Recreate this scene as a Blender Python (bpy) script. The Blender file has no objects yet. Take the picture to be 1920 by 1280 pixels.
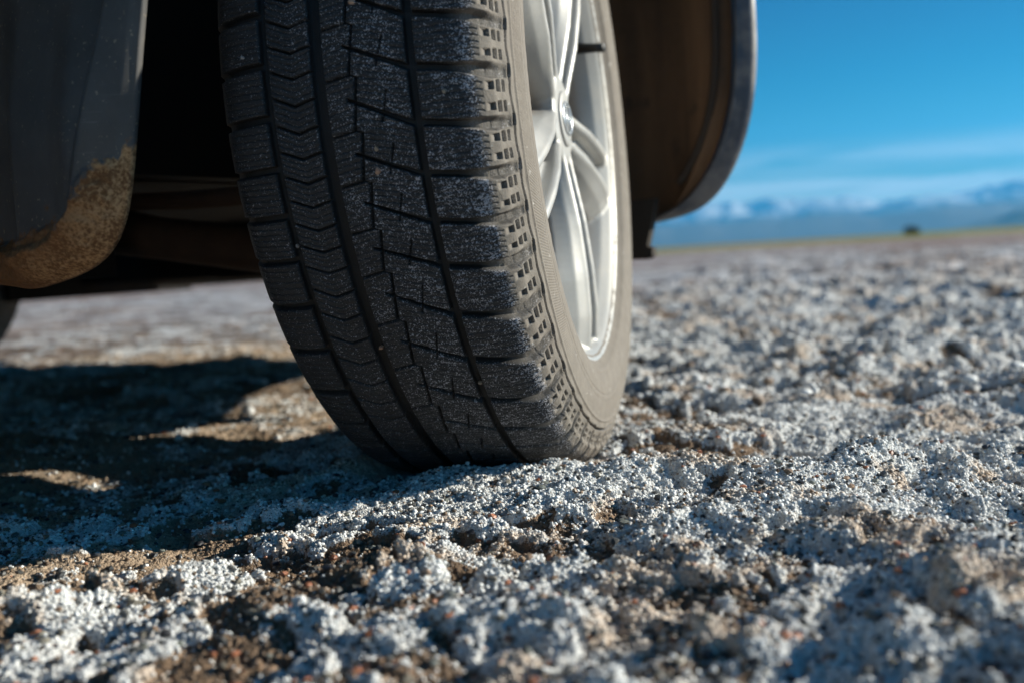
import bpy, math
import numpy as np
from mathutils import Matrix, Vector
rad = math.radians
sc = bpy.context.scene
COL = sc.collection

# ------------------------------------------------------------------ camera
CAM_H = 0.1948
PITCH, ROLL = rad(4.7985), rad(3.3765)
F_ = np.array([0, math.cos(PITCH), -math.sin(PITCH)])
R0 = np.array([1., 0, 0]); U0 = np.cross(R0, F_)
RR = math.cos(ROLL) * R0 - math.sin(ROLL) * U0
UR = math.sin(ROLL) * R0 + math.cos(ROLL) * U0
cam = bpy.data.cameras.new('camera')
cam_o = bpy.data.objects.new('camera', cam); COL.objects.link(cam_o)
cam_o.matrix_world = Matrix(((RR[0], UR[0], -F_[0], 0), (RR[1], UR[1], -F_[1], 0), (RR[2], UR[2], -F_[2], CAM_H), (0, 0, 0, 1)))
cam.lens = 35.0; cam.sensor_width = 36.0; cam.sensor_fit = 'HORIZONTAL'
cam.clip_start = 0.02; cam.clip_end = 200000
cam.dof.use_dof = True; cam.dof.focus_distance = 0.74; cam.dof.aperture_fstop = 4.1
cam.dof.aperture_blades = 0
sc.camera = cam_o

# ------------------------------------------------------------------ light, sky, exposure
SUN_AZ, SUN_EL = rad(8.0), rad(20.0)          # azimuth from +X towards +Y
sdir = Vector((math.cos(SUN_EL) * math.cos(SUN_AZ), math.cos(SUN_EL) * math.sin(SUN_AZ), math.sin(SUN_EL)))
sun = bpy.data.lights.new('sun', 'SUN'); sun.energy = 5.0; sun.angle = rad(0.53); sun.color = (1.0, 0.95, 0.82)
sun_o = bpy.data.objects.new('sun', sun); COL.objects.link(sun_o)
sun_o.rotation_euler = sdir.to_track_quat('Z', 'Y').to_euler()
world = bpy.data.worlds.new('World'); sc.world = world; world.use_nodes = True
wn, wl = world.node_tree.nodes, world.node_tree.links
wn.clear()
sky = wn.new('ShaderNodeTexSky'); sky.sky_type = 'NISHITA'; sky.sun_disc = False
sky.sun_elevation = SUN_EL; sky.sun_rotation = math.pi / 2 - SUN_AZ
sky.altitude = 1600; sky.air_density = 1.0; sky.dust_density = 0.3; sky.ozone_density = 3.0
bg = wn.new('ShaderNodeBackground'); bg.inputs[1].default_value = 0.038
wo = wn.new('ShaderNodeOutputWorld')
# the photograph's grade: deep saturated cyan blue
hs = wn.new('ShaderNodeHueSaturation'); hs.inputs['Saturation'].default_value = 1.6; hs.inputs['Hue'].default_value = 0.476
tint = wn.new('ShaderNodeMix'); tint.data_type = 'RGBA'; tint.blend_type = 'MULTIPLY'; tint.inputs[0].default_value = 1
tint.inputs[7].default_value = (0.17, 0.74, 1.0, 1)
wl.new(sky.outputs[0], hs.inputs['Color']); wl.new(hs.outputs[0], tint.inputs[6])
# thin cloud veils low over the horizon
tc = wn.new('ShaderNodeTexCoord'); sepv = wn.new('ShaderNodeSeparateXYZ'); wl.new(tc.outputs['Generated'], sepv.inputs[0])
er = wn.new('ShaderNodeMapRange'); er.inputs['From Min'].default_value = 0.07; er.inputs['From Max'].default_value = 0.225
wl.new(sepv.outputs[2], er.inputs['Value'])
gmix = wn.new('ShaderNodeMix'); gmix.data_type = 'RGBA'; gmix.inputs[6].default_value = (0.85, 1.0, 0.97, 1); gmix.inputs[7].default_value = (0.0, 0.50, 0.78, 1)
wl.new(er.outputs[0], gmix.inputs[0]); wl.new(gmix.outputs[2], tint.inputs[7])
mp = wn.new('ShaderNodeMapping'); mp.inputs['Scale'].default_value = (3.0, 3.0, 42.0); wl.new(tc.outputs['Generated'], mp.inputs[0])
cn = wn.new('ShaderNodeTexNoise'); cn.inputs['Scale'].default_value = 1.6; cn.inputs['Detail'].default_value = 6; cn.inputs['Distortion'].default_value = 0.5
wl.new(mp.outputs[0], cn.inputs['Vector'])
cr = wn.new('ShaderNodeMapRange'); cr.interpolation_type = 'SMOOTHSTEP'
cr.inputs['From Min'].default_value = 0.30; cr.inputs['From Max'].default_value = 0.62
wl.new(cn.outputs[0], cr.inputs['Value'])
band = wn.new('ShaderNodeMapRange'); band.interpolation_type = 'SMOOTHSTEP'
band.inputs['From Min'].default_value = 0.098; band.inputs['From Max'].default_value = 0.060
wl.new(sepv.outputs[2], band.inputs['Value'])
mul = wn.new('ShaderNodeMath'); mul.operation = 'MULTIPLY'; wl.new(cr.outputs[0], mul.inputs[0]); wl.new(band.outputs[0], mul.inputs[1])
mul2 = wn.new('ShaderNodeMath'); mul2.operation = 'MULTIPLY'; mul2.inputs[1].default_value = 0.95; wl.new(mul.outputs[0], mul2.inputs[0])
cm = wn.new('ShaderNodeMix'); cm.data_type = 'RGBA'; cm.inputs[7].default_value = (9.5, 12.0, 12.6, 1)
wl.new(mul2.outputs[0], cm.inputs[0]); wl.new(tint.outputs[2], cm.inputs[6])
wl.new(cm.outputs[2], bg.inputs[0]); wl.new(bg.outputs[0], wo.inputs[0])

sc.view_settings.view_transform = 'Standard'; sc.view_settings.look = 'None'
sc.view_settings.exposure = 0.95; sc.view_settings.gamma = 1.0; sc.view_settings.use_curve_mapping = False
sc.render.engine = 'CYCLES'
sc.cycles.use_denoising = True
sc.cycles.max_bounces = 8; sc.cycles.volume_bounces = 1
sc.cycles.volume_step_rate = 1.0

# ------------------------------------------------------------------ noise helpers (numpy)
def _hash(ix, iy, seed):
    h = (ix.astype(np.int64) * 374761393 + iy.astype(np.int64) * 668265263 + seed * 1442695041) & 0xFFFFFFFF
    h = ((h ^ (h >> 13)) * 1274126177) & 0xFFFFFFFF
    h = ((h ^ (h >> 16)) * 2246822519) & 0xFFFFFFFF
    return ((h ^ (h >> 15)) & 0xFFFFFF).astype(np.float64) / float(0x1000000)
def vnoise(x, y, seed=0):
    ix = np.floor(x); iy = np.floor(y); fx = x - ix; fy = y - iy
    fx = fx * fx * (3 - 2 * fx); fy = fy * fy * (3 - 2 * fy)
    a = _hash(ix, iy, seed); b = _hash(ix + 1, iy, seed); c = _hash(ix, iy + 1, seed); d = _hash(ix + 1, iy + 1, seed)
    return (a * (1 - fx) + b * fx) * (1 - fy) + (c * (1 - fx) + d * fx) * fy
def fbm(x, y, octaves=4, seed=0, gain=0.5):
    s = 0; amp = 1; tot = 0
    for o in range(octaves):
        s = s + amp * vnoise(x * 2 ** o + 17.3 * o, y * 2 ** o - 9.1 * o, seed + o); tot += amp; amp *= gain
    return s / tot
def worley(x, y, seed=0):
    ix = np.floor(x); iy = np.floor(y); best = np.full(x.shape, 9.0)
    for dx in (-1, 0, 1):
        for dy in (-1, 0, 1):
            cx = ix + dx; cy = iy + dy
            px = cx + _hash(cx, cy, seed); py = cy + _hash(cx, cy, seed + 77)
            rs = 0.75 + 0.5 * _hash(cx, cy, seed + 154)
            best = np.minimum(best, ((px - x) ** 2 + (py - y) ** 2) / rs)
    return np.sqrt(best)
def sstep(a, b, x):
    t = np.clip((x - a) / (b - a), 0, 1); return t * t * (3 - 2 * t)

# ------------------------------------------------------------------ object helpers
def mesh_np(name, co, faces, attrs=None, smooth=True, uv=None):
    """co (n,3); faces: (m,4) or (m,3) int array."""
    me = bpy.data.meshes.new(name)
    co = np.asarray(co, np.float32); faces = np.asarray(faces, np.int32)
    k = faces.shape[1]; m = len(faces)
    me.vertices.add(len(co)); me.vertices.foreach_set('co', co.ravel())
    me.loops.add(m * k); me.loops.foreach_set('vertex_index', faces.ravel())
    me.polygons.add(m); me.polygons.foreach_set('loop_start', np.arange(0, m * k, k, dtype=np.int32))
    me.polygons.foreach_set('loop_total', np.full(m, k, np.int32))
    me.polygons.foreach_set('use_smooth', np.full(m, smooth, bool))
    for an, av in (attrs or {}).items():
        av = np.asarray(av, np.float32)
        if av.ndim == 1:
            at = me.attributes.new(an, 'FLOAT', 'POINT'); at.data.foreach_set('value', av)
        else:
            at = me.attributes.new(an, 'FLOAT_COLOR', 'POINT'); at.data.foreach_set('color', av.ravel())
    me.update(calc_edges=True)
    return me
def grid_faces(nr, nc, wrap_c=False, wrap_r=False):
    r = np.arange(nr if wrap_r else nr - 1); c = np.arange(nc if wrap_c else nc - 1)
    R, C = np.meshgrid(r, c, indexing='ij'); R1 = (R + 1) % nr; C1 = (C + 1) % nc
    return np.stack([R * nc + C, R * nc + C1, R1 * nc + C1, R1 * nc + C], -1).reshape(-1, 4)
def link(name, me, mat=None, parent=None, mtx=None):
    o = bpy.data.objects.new(name, me); COL.objects.link(o)
    if mat is not None and me is not None: me.materials.append(mat)
    if parent is not None: o.parent = parent
    if mtx is not None: o.matrix_local = mtx
    return o
def tag(o, label=None, cat=None, group=None, kind=None):
    if label: o['label'] = label
    if cat: o['category'] = cat
    if group: o['group'] = group
    if kind: o['kind'] = kind
    return o
def lathe_np(prof, n=96, closed=False, a0=0, a1=2 * math.pi):
    """prof (k,2): (axial x, radius); ring about local X, angle in YZ."""
    prof = np.asarray(prof, float); th = np.linspace(a0, a1, n, endpoint=False)
    X = np.repeat(prof[:, 0][None], n, 0); Y = np.cos(th)[:, None] * prof[:, 1][None]; Z = np.sin(th)[:, None] * prof[:, 1][None]
    return np.stack([X, Y, Z], -1).reshape(-1, 3), grid_faces(n, len(prof), wrap_c=closed, wrap_r=True)
def join_np(parts):
    cs, fs, k = [], [], 0
    for c, f in parts: cs.append(np.asarray(c)); fs.append(np.asarray(f) + k); k += len(c)
    return np.concatenate(cs), np.concatenate(fs)
def box_np(x0, x1, y0, y1, z0, z1):
    c = np.array([[x, y, z] for x in (x0, x1) for y in (y0, y1) for z in (z0, z1)], float)
    return c, np.array([[0, 1, 3, 2], [4, 6, 7, 5], [0, 4, 5, 1], [2, 3, 7, 6], [0, 2, 6, 4], [1, 5, 7, 3]])
def tube_np(path, r, n=12):
    path = np.asarray(path, float); r = np.broadcast_to(np.asarray(r, float), (len(path),))
    T = np.gradient(path, axis=0); T /= np.linalg.norm(T, axis=1)[:, None]
    up = np.array([0, 0, 1.]) if abs(T[0][2]) < .9 else np.array([1., 0, 0])
    A = np.cross(T, up); A /= np.linalg.norm(A, axis=1)[:, None]; B = np.cross(T, A)
    th = np.linspace(0, 2 * np.pi, n, endpoint=False)
    rings = path[:, None] + r[:, None, None] * (np.cos(th)[None, :, None] * A[:, None] + np.sin(th)[None, :, None] * B[:, None])
    c = rings.reshape(-1, 3); f = grid_faces(len(path), n, wrap_c=True)
    k = len(c); c = np.concatenate([c, path[:1], path[-1:]])
    e = []
    for j in range(n):
        e.append([k, (j + 1) % n, j, j]); b = (len(path) - 1) * n; e.append([k + 1, b + j, b + (j + 1) % n, b + (j + 1) % n])
    return c, f, np.array(e)
def loft_np(sections, closed=True):
    s = np.asarray(sections, float); nr, nc = s.shape[:2]
    return s.reshape(-1, 3), grid_faces(nr, nc, wrap_c=closed)

# ------------------------------------------------------------------ material helpers
def new_mat(name):
    m = bpy.data.materials.new(name); m.use_nodes = True
    return m, m.node_tree.nodes, m.node_tree.links, m.node_tree.nodes['Principled BSDF']
def noise(n, l, scale, detail=4, vec=None, rough=0.6, dist=0.0):
    t = n.new('ShaderNodeTexNoise'); t.inputs['Scale'].default_value = scale; t.inputs['Detail'].default_value = detail
    t.inputs['Roughness'].default_value = rough; t.inputs['Distortion'].default_value = dist
    if vec is not None: l.new(vec, t.inputs['Vector'])
    return t.outputs[0]
def rng(n, l, v, a, b, c=0.0, d=1.0, smooth=True):
    m = n.new('ShaderNodeMapRange'); m.interpolation_type = 'SMOOTHSTEP' if smooth else 'LINEAR'
    l.new(v, m.inputs['Value'])
    for k, x in zip(('From Min', 'From Max', 'To Min', 'To Max'), (a, b, c, d)): m.inputs[k].default_value = x
    return m.outputs[0]
def mixc(n, l, f, a, b):
    m = n.new('ShaderNodeMix'); m.data_type = 'RGBA'
    for v, s in ((f, 0), (a, 6), (b, 7)):
        if isinstance(v, (tuple, list)): m.inputs[s].default_value = (*v, 1)
        elif isinstance(v, (float, int)): m.inputs[s].default_value = v
        else: l.new(v, m.inputs[s])
    return m.outputs[2]
def mth(n, l, op, a, b=0.0):
    m = n.new('ShaderNodeMath'); m.operation = op
    for v, s in ((a, 0), (b, 1)):
        if isinstance(v, (float, int)): m.inputs[s].default_value = v
        else: l.new(v, m.inputs[s])
    return m.outputs[0]
def attr(n, name):
    a = n.new('ShaderNodeAttribute'); a.attribute_name = name; return a
def pos(n): return n.new('ShaderNodeNewGeometry').outputs['Position']
def objc(n): return n.new('ShaderNodeTexCoord').outputs['Object']
def bump(n, l, p, h, strength, dist):
    b = n.new('ShaderNodeBump'); b.inputs['Strength'].default_value = strength; b.inputs['Distance'].default_value = dist
    l.new(h, b.inputs['Height']); l.new(b.outputs[0], p.inputs['Normal']); return b
def simple(name, col, rough=0.5, metal=0.0, var=0.25, scale=40, bmp=0.0):
    m, n, l, p = new_mat(name); oc = objc(n)
    v = noise(n, l, scale, 5, oc)
    dark = tuple(c * (1 - var) for c in col); lite = tuple(min(1, c * (1 + var)) for c in col)
    l.new(mixc(n, l, v, dark, lite), p.inputs['Base Color'])
    p.inputs['Roughness'].default_value = rough; p.inputs['Metallic'].default_value = metal
    if bmp: bump(n, l, p, v, bmp, 0.002)
    return m

# ------------------------------------------------------------------ wheel and car frames
C = np.array([-0.00981, 1.00026, 0.3226])       # wheel centre
TR = 0.33455                                     # tread radius
NV = np.array([0.96892889, -0.24436979, 0.03821287]); UV = np.array([0.2445484, 0.96963709, 0.]); VV = np.cross(NV, UV)
WHEEL_M = Matrix(((NV[0], UV[0], VV[0], C[0]), (NV[1], UV[1], VV[1], C[1]), (NV[2], UV[2], VV[2], C[2]), (0, 0, 0, 1)))
PHI = rad(35.0)
CAR_M = Matrix.Translation((C[0], C[1], 0)) @ Matrix.Rotation(-PHI, 4, 'Z')   # local +Y ahead, +X outboard
CAR_I = CAR_M.inverted()
def pix_ray(px, py):
    return F_ + (px - 960) / 1867.0 * RR + (640 - py) / 1867.0 * UR
def pix_on_car_plane(px, py, ahead):
    """point of the plane 'ahead' metres in front of the axle, in car coordinates, seen at photo pixel px,py (used once, to measure the outlines)"""
    H = np.array([math.sin(PHI), math.cos(PHI), 0]); O = np.array([0, 0, CAM_H]); P0 = np.array([C[0], C[1], 0]) + ahead * H
    D = pix_ray(px, py); t = ((P0 - O) @ H) / (D @ H); P = O + t * D
    return np.array(CAR_I @ Vector(P))

# ------------------------------------------------------------------ ground
def worley_id(x, y, seed=0):
    ix = np.floor(x); iy = np.floor(y); best = np.full(x.shape, 9.0); rid = np.zeros_like(x)
    for dx in (-1, 0, 1):
        for dy in (-1, 0, 1):
            cx = ix + dx; cy = iy + dy
            px = cx + .2 + .6 * _hash(cx, cy, seed); py = cy + .2 + .6 * _hash(cx, cy, seed + 77)
            d = (px - x) ** 2 + (py - y) ** 2; k = d < best
            best = np.where(k, d, best); rid = np.where(k, _hash(cx, cy, seed + 154), rid)
    return np.sqrt(best), rid
def bare_patch(x, y):
    n = fbm(x * 9.5 + 1.8 * y + 3.1, y * 13 + 1.3, 4, 61, .6) * .72 + fbm(x * 42, y * 42, 3, 63) * .28
    return sstep(.488, .440, n)
def ground_h(x, y, full=False):
    r = np.hypot(x, y)
    near = 1 - sstep(2.5, 14, r)
    dx = (x - C[0]); dy = (y - C[1]); lat = dx * NV[0] + dy * NV[1]; lon = dx * UV[0] + dy * UV[1]
    uc = sstep(0.02, 0.22, -lat - 0.12)                            # under the car: packed and smoother
    # slow swells, long low ridges running from lower left to upper right
    xr = x * 0.86 + y * 0.5; yr = -x * 0.5 + y * 0.86
    h = 0.042 * (fbm(xr * 2.1, yr * 4.6, 3, 11) - 0.5)
    h += 0.060 * (fbm(xr * 6, yr * 11, 4, 23, .55) - 0.5)
    h *= 0.35 + 0.65 * near
    h -= 0.009 * bare_patch(x, y) * near * (1 - .7 * uc)
    m = sstep(0.38, 0.60, fbm(x * 5.5, y * 5.5, 3, 5))            # where the crust is swollen into clumps
    wx = x + 0.026 * (fbm(x * 40, y * 40, 4, 31, .6) - .5); wy = y + 0.026 * (fbm(x * 40 + 9, y * 40, 4, 37, .6) - .5)
    dome = lambda f: np.sqrt(np.clip(1.04 - (f * .98) ** 2, 0.0, 1))
    w1 = dome(worley(wx * 16, wy * 16, 1)); w2 = dome(worley(wx * 46, wy * 46, 2))
    relief = (0.004 + 0.013 * m) * (w1 - 0.72) + (0.003 + 0.005 * m) * (w2 - 0.75) + (.006 + .010 * m) * (fbm(x * 70, y * 70, 4, 47, .62) - .5)
    # separate steep-sided clods standing on the crust
    f1, rid = worley_id(wx * 21 + 5, wy * 21, 9)
    R_c = .20 + .30 * ((rid * 7.31) % 1.0)
    clod = (rid < .42) * np.clip(1 - (f1 / R_c) ** 3, 0, 1) ** .8 * (.005 + .009 * ((rid * 3.77) % 1.0)) * (.4 + .6 * m)
    relief = relief + clod
    k = 1 - sstep(2.0, 3.6, r); i = k > 0
    w3 = np.zeros_like(x); w4 = np.zeros_like(x)
    w3[i] = dome(worley(wx[i] * 125, wy[i] * 125, 3)) - .78
    w4[i] = dome(worley(x[i] * 330, y[i] * 330, 4)) - .78
    fine = k * (0.0058 * w3 + 0.0026 * w4)
    h = h + relief + fine
    far = sstep(1.2, 3, r) * (1 - sstep(40, 120, r))
    wf = dome(worley(wx * 6.5 + 1.2 * fbm(x * 5, y * 5, 3, 55), wy * 8.5 + 1.2 * fbm(x * 5 + 4, y * 5, 3, 56), 12))
    h = h + far * (0.05 * (fbm(x * 1.3, y * 1.3, 5, 41) - 0.5) + 0.045 * (wf - .72) * (.3 + 1.4 * fbm(x * 1.9, y * 1.9, 3, 51)) * (1 - sstep(8, 20, r)))
    # the wheel stands in a trodden, flatter track
    tr = np.exp(-(np.clip(np.abs(lat) - 0.085, 0, None) / 0.022) ** 2) * np.exp(-(np.clip(np.abs(lon) - 0.10, 0, None) / 0.05) ** 2)
    h = h * (1 - 0.9 * tr) - 0.002 * tr
    h = h * (1 - 0.62 * uc) - 0.006 * uc
    # a low rim of crust just in front of the contact patch and outside it
    h = h + 0.018 * np.exp(-(((x - 0.04) / 0.11) ** 2 + ((y - 0.83) / 0.035) ** 2))
    h = h + 0.7 * sstep(60, 700, r)
    if full: return h, relief, (0.0036 * w3 + 0.0020 * w4)
    return h
rg = np.random.default_rng(7)
SAMPLER = []
def build_ground():
    dense = np.radians(np.concatenate([np.arange(-52, -32, .13), np.arange(-32.0, 32.0, 0.058), np.arange(32, 56, .13)]))
    cs = np.radians(np.concatenate([np.arange(-180, -52.5, 2.0), ])); cs2 = np.radians(np.arange(57.0, 179.5, 2.0))
    ang = np.concatenate([cs, dense, cs2])
    rr = [0.10]
    while rr[-1] < 45000:
        r = rr[-1]
        if r < 0.30: d = 0.004
        elif r < 60: d = min(max(r * r / (CAM_H * 995) * 0.42, 0.0006), r * 0.022)
        else: d = r * 0.06
        rr.append(r + d)
    rr = np.array(rr)
    Rg, A = np.meshgrid(rr, ang, indexing='ij')
    x = (Rg * np.sin(A)).ravel(); y = (Rg * np.cos(A)).ravel()
    z, rel_, fin_ = ground_h(x, y, True)
    sal_ = salt_mask(x, y, rel_, fin_)
    f = grid_faces(len(rr), len(ang), wrap_c=True)
    co = np.stack([x, y, z], -1)
    # points spread evenly over the real surface (walls of the clods too), denser where they show larger
    G = co.reshape(len(rr), len(ang), 3)
    i0, i1 = np.searchsorted(rr, .33), np.searchsorted(rr, 3.0); j0, j1 = len(cs) + 1, len(cs) + len(dense) - 1
    a_, b_, c_, d_ = G[i0:i1, j0:j1], G[i0:i1, j0 + 1:j1 + 1], G[i0 + 1:i1 + 1, j0 + 1:j1 + 1], G[i0 + 1:i1 + 1, j0:j1]
    nn_ = np.cross(c_ - a_, b_ - d_).reshape(-1, 3); ar = np.linalg.norm(nn_, axis=1); nn_ = nn_ / ar[:, None]; nn_ *= np.sign(nn_[:, 2:3])
    sv = sal_.reshape(len(rr), len(ang))[i0:i1, j0:j1].ravel(); rv = rel_.reshape(len(rr), len(ang))[i0:i1, j0:j1].ravel()
    cum = np.cumsum(ar / np.hypot(a_[..., 0], a_[..., 1]).ravel() ** 2)
    def sample(n):
        f_ = np.minimum(np.searchsorted(cum, rg.uniform(0, cum[-1], n)), len(cum) - 1)
        u_, v_ = rg.uniform(0, 1, (n, 1)), rg.uniform(0, 1, (n, 1))
        A_, B_, C_, D_ = (q.reshape(-1, 3)[f_] for q in (a_, b_, c_, d_))
        P_ = (A_ * (1 - u_) + B_ * u_) * (1 - v_) + (D_ * (1 - u_) + C_ * u_) * v_
        return P_, nn_[f_], sv[f_], rv[f_]
    SAMPLER.append(sample)
    # close the small hole under the camera
    co = np.concatenate([co, [[0, 0, float(z[:len(ang)].mean())]]]); ci = len(co) - 1
    j = np.arange(len(ang)); cap = np.stack([np.full_like(j, ci), (j + 1) % len(ang), j, j], -1)
    n0 = len(f)
    me = bpy.data.meshes.new('ground')
    me.vertices.add(len(co)); me.vertices.foreach_set('co', co.astype(np.float32).ravel())
    li = np.concatenate([f.ravel(), cap[:, :3].ravel()]).astype(np.int32)
    st = np.concatenate([np.arange(n0) * 4, n0 * 4 + np.arange(len(cap)) * 3]).astype(np.int32)
    tt = np.concatenate([np.full(n0, 4), np.full(len(cap), 3)]).astype(np.int32)
    me.loops.add(len(li)); me.loops.foreach_set('vertex_index', li)
    me.polygons.add(len(st)); me.polygons.foreach_set('loop_start', st); me.polygons.foreach_set('loop_total', tt)
    me.polygons.foreach_set('use_smooth', np.ones(len(st), bool))
    me.update(calc_edges=True)
    return me, np.append(sal_, 1.0)
def salt_mask(x, y, relief=None, fine=None):
    """1 = white crust, 0 = bare tan soil; the salt grows on what stands up."""
    dx = (x - C[0]); dy = (y - C[1]); lat = dx * NV[0] + dy * NV[1]
    s = .30 + .30 * fbm(x * 25, y * 25, 4, 67) - .185 * bare_patch(x, y)
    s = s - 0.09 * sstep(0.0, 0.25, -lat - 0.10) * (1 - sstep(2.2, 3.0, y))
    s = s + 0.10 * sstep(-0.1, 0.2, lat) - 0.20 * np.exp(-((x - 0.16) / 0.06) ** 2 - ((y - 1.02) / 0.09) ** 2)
    if relief is not None: s = s - .03 + 8.0 * np.clip(relief, -.012, .016) + 75 * (fine + .0003) * (1 - sstep(1.5, 3, y))
    return sstep(0.38, 0.47, s)

def ground_material():
    m, n, l, p = new_mat('salt_crust')
    P = pos(n)
    sal = attr(n, 'salt').outputs['Fac']
    n1 = noise(n, l, 900, 3, P); n2 = noise(n, l, 220, 4, P); n3 = noise(n, l, 26, 5, P)
    soil = mixc(n, l, n2, (0.035, 0.023, 0.017), (0.33, 0.22, 0.14))
    white = mixc(n, l, n1, (0.54, 0.55, 0.55), (0.88, 0.89, 0.87))
    soil = mixc(n, l, mth(n, l, 'MULTIPLY', attr(n, 'pale').outputs['Fac'], .75), soil, mixc(n, l, n2, (0.42, 0.31, 0.21), (0.80, 0.64, 0.48)))
    white = mixc(n, l, mth(n, l, 'MULTIPLY', attr(n, 'warm').outputs['Fac'], .75), white, (0.60, 0.46, 0.34))
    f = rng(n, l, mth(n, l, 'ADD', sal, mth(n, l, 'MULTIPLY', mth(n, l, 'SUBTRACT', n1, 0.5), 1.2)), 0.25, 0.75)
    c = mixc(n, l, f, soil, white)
    # grains: every few millimetres a rounded lump with a dark gap around it
    vor = n.new('ShaderNodeTexVoronoi'); vor.inputs['Scale'].default_value = 430; l.new(P, vor.inputs['Vector'])
    vor2 = n.new('ShaderNodeTexVoronoi'); vor2.inputs['Scale'].default_value = 950; l.new(P, vor2.inputs['Vector'])
    gr1 = mth(n, l, 'ADD', mth(n, l, 'MULTIPLY', vor.outputs['Distance'], .65), mth(n, l, 'MULTIPLY', vor2.outputs['Distance'], .35))
    gap = rng(n, l, gr1, .42, .62)
    c = mixc(n, l, mth(n, l, 'MULTIPLY', gap, .28), c, soil)
    # dark grit
    g = rng(n, l, noise(n, l, 430, 2, P, 0.5), 0.62, 0.69)
    c = mixc(n, l, mth(n, l, 'MULTIPLY', g, 0.75), c, (0.05, 0.045, 0.045))
    # far plain: patches of crust and brown silt drawn out across the flat
    sp = n.new('ShaderNodeSeparateXYZ'); l.new(P, sp.inputs[0])
    dist = n.new('ShaderNodeVectorMath'); dist.operation = 'LENGTH'; l.new(P, dist.inputs[0]); D = dist.outputs['Value']
    fn = noise(n, l, 0.55, 6, P, 0.65); fn2 = noise(n, l, 3.2, 5, P, 0.65)
    fc = mixc(n, l, rng(n, l, fn2, 0.44, 0.55), (0.13, 0.105, 0.105), (0.66, 0.66, 0.68))
    fc = mixc(n, l, mth(n, l, 'MULTIPLY', rng(n, l, fn, 0.50, 0.60), 0.7), fc, (0.27, 0.18, 0.135))
    c = mixc(n, l, mth(n, l, 'MULTIPLY', rng(n, l, D, 2.5, 6), 0.8), c, fc)
    bare = mth(n, l, 'MULTIPLY', rng(n, l, D, 8, 13), rng(n, l, noise(n, l, 0.16, 3, P), 0.40, 0.54))
    c = mixc(n, l, mth(n, l, 'MULTIPLY', bare, 0.8), c, (0.25, 0.165, 0.14))
    gr = rng(n, l, D, 40, 55)
    grass = mixc(n, l, rng(n, l, noise(n, l, 0.02, 4, P), 0.42, 0.54), (0.33, 0.20, 0.08), (0.20, 0.23, 0.035))
    c = mixc(n, l, gr, c, grass)
    l.new(c, p.inputs['Base Color']); p.inputs['Roughness'].default_value = 0.85
    p.inputs['Specular IOR Level'].default_value = 0.25
    bump(n, l, p, mth(n, l, 'SUBTRACT', 1.0, gr1), 1.0, 0.0022)
    return m
gme, sal_v = build_ground()
at = gme.attributes.new('salt', 'FLOAT', 'POINT'); at.data.foreach_set('value', sal_v.astype(np.float32))
_co = np.empty(len(gme.vertices) * 3, np.float32); gme.vertices.foreach_get('co', _co); _co = _co.reshape(-1, 3)
_lat = (_co[:, 0] - C[0]) * NV[0] + (_co[:, 1] - C[1]) * NV[1]
at = gme.attributes.new('pale', 'FLOAT', 'POINT'); at.data.foreach_set('value', (sstep(.05, .25, -_lat) * (1 - sstep(2.4, 3.2, _co[:, 1])) * sstep(.3, .6, fbm(_co[:, 0] * 4., _co[:, 1] * 4., 3, 81))).astype(np.float32))  # paler tan soil under the car, lightened to brighten its sunlit patches
at = gme.attributes.new('warm', 'FLOAT', 'POINT'); at.data.foreach_set('value', (sstep(.55, .65, fbm(_co[:, 0] * 13. + 7, _co[:, 1] * 17., 4, 141, .6)) * (np.hypot(_co[:, 0], _co[:, 1]) < 8)).astype(np.float32))
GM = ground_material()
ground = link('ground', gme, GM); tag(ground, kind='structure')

# loose crumbs of salt and grit lying on the crust
def ico():
    t = (1 + 5 ** .5) / 2
    v = np.array([(-1, t, 0), (1, t, 0), (-1, -t, 0), (1, -t, 0), (0, -1, t), (0, 1, t), (0, -1, -t), (0, 1, -t), (t, 0, -1), (t, 0, 1), (-t, 0, -1), (-t, 0, 1)], float)
    v /= np.linalg.norm(v[0])
    f = np.array([(0, 11, 5), (0, 5, 1), (0, 1, 7), (0, 7, 10), (0, 10, 11), (1, 5, 9), (5, 11, 4), (11, 10, 2), (10, 7, 6), (7, 1, 8), (3, 9, 4), (3, 4, 2), (3, 2, 6), (3, 6, 8), (3, 8, 9), (4, 9, 5), (2, 4, 11), (6, 2, 10), (8, 6, 7), (9, 8, 1)])
    return v, f
def crumbs(name, x, y, size, cols, rg, lift=0.3, smooth=True, flat=0.8, z=None):
    v, f = ico(); N = len(x)
    if z is None: z = ground_h(x, y)
    jit = 1 + rg.uniform(-0.32, 0.32, (N, 12, 1)); P = v[None] * jit
    P = P * np.stack([rg.uniform(.75, 1.25, N), rg.uniform(.75, 1.25, N), rg.uniform(flat * .8, flat * 1.2, N)], -1)[:, None]
    a = rg.uniform(0, 2 * np.pi, N); ca, sa = np.cos(a)[:, None], np.sin(a)[:, None]
    X = P[..., 0] * ca - P[..., 1] * sa; Y = P[..., 0] * sa + P[..., 1] * ca
    s = (size / 2)[:, None]
    co = np.stack([X * s + x[:, None], Y * s + y[:, None], P[..., 2] * s + (z + size * lift * .5)[:, None]], -1).reshape(-1, 3)
    F = (f[None] + (np.arange(N) * 12)[:, None, None]).reshape(-1, 3)
    ca_ = np.repeat(np.concatenate([cols, np.ones((N, 1))], 1), 12, 0)
    return mesh_np(name, co, F, {'tone': ca_}, smooth)
rg = np.random.default_rng(7)
def wedge(n, d0, d1, power=-1.0):
    # more of them where they show larger
    d = d0 * (d1 / d0) ** rg.uniform(0, 1, n) if power == -1 else d0 + (d1 - d0) * rg.uniform(0, 1, n)
    a = rg.uniform(-0.85, 0.95, n)
    return d * np.tan(a), d
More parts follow.
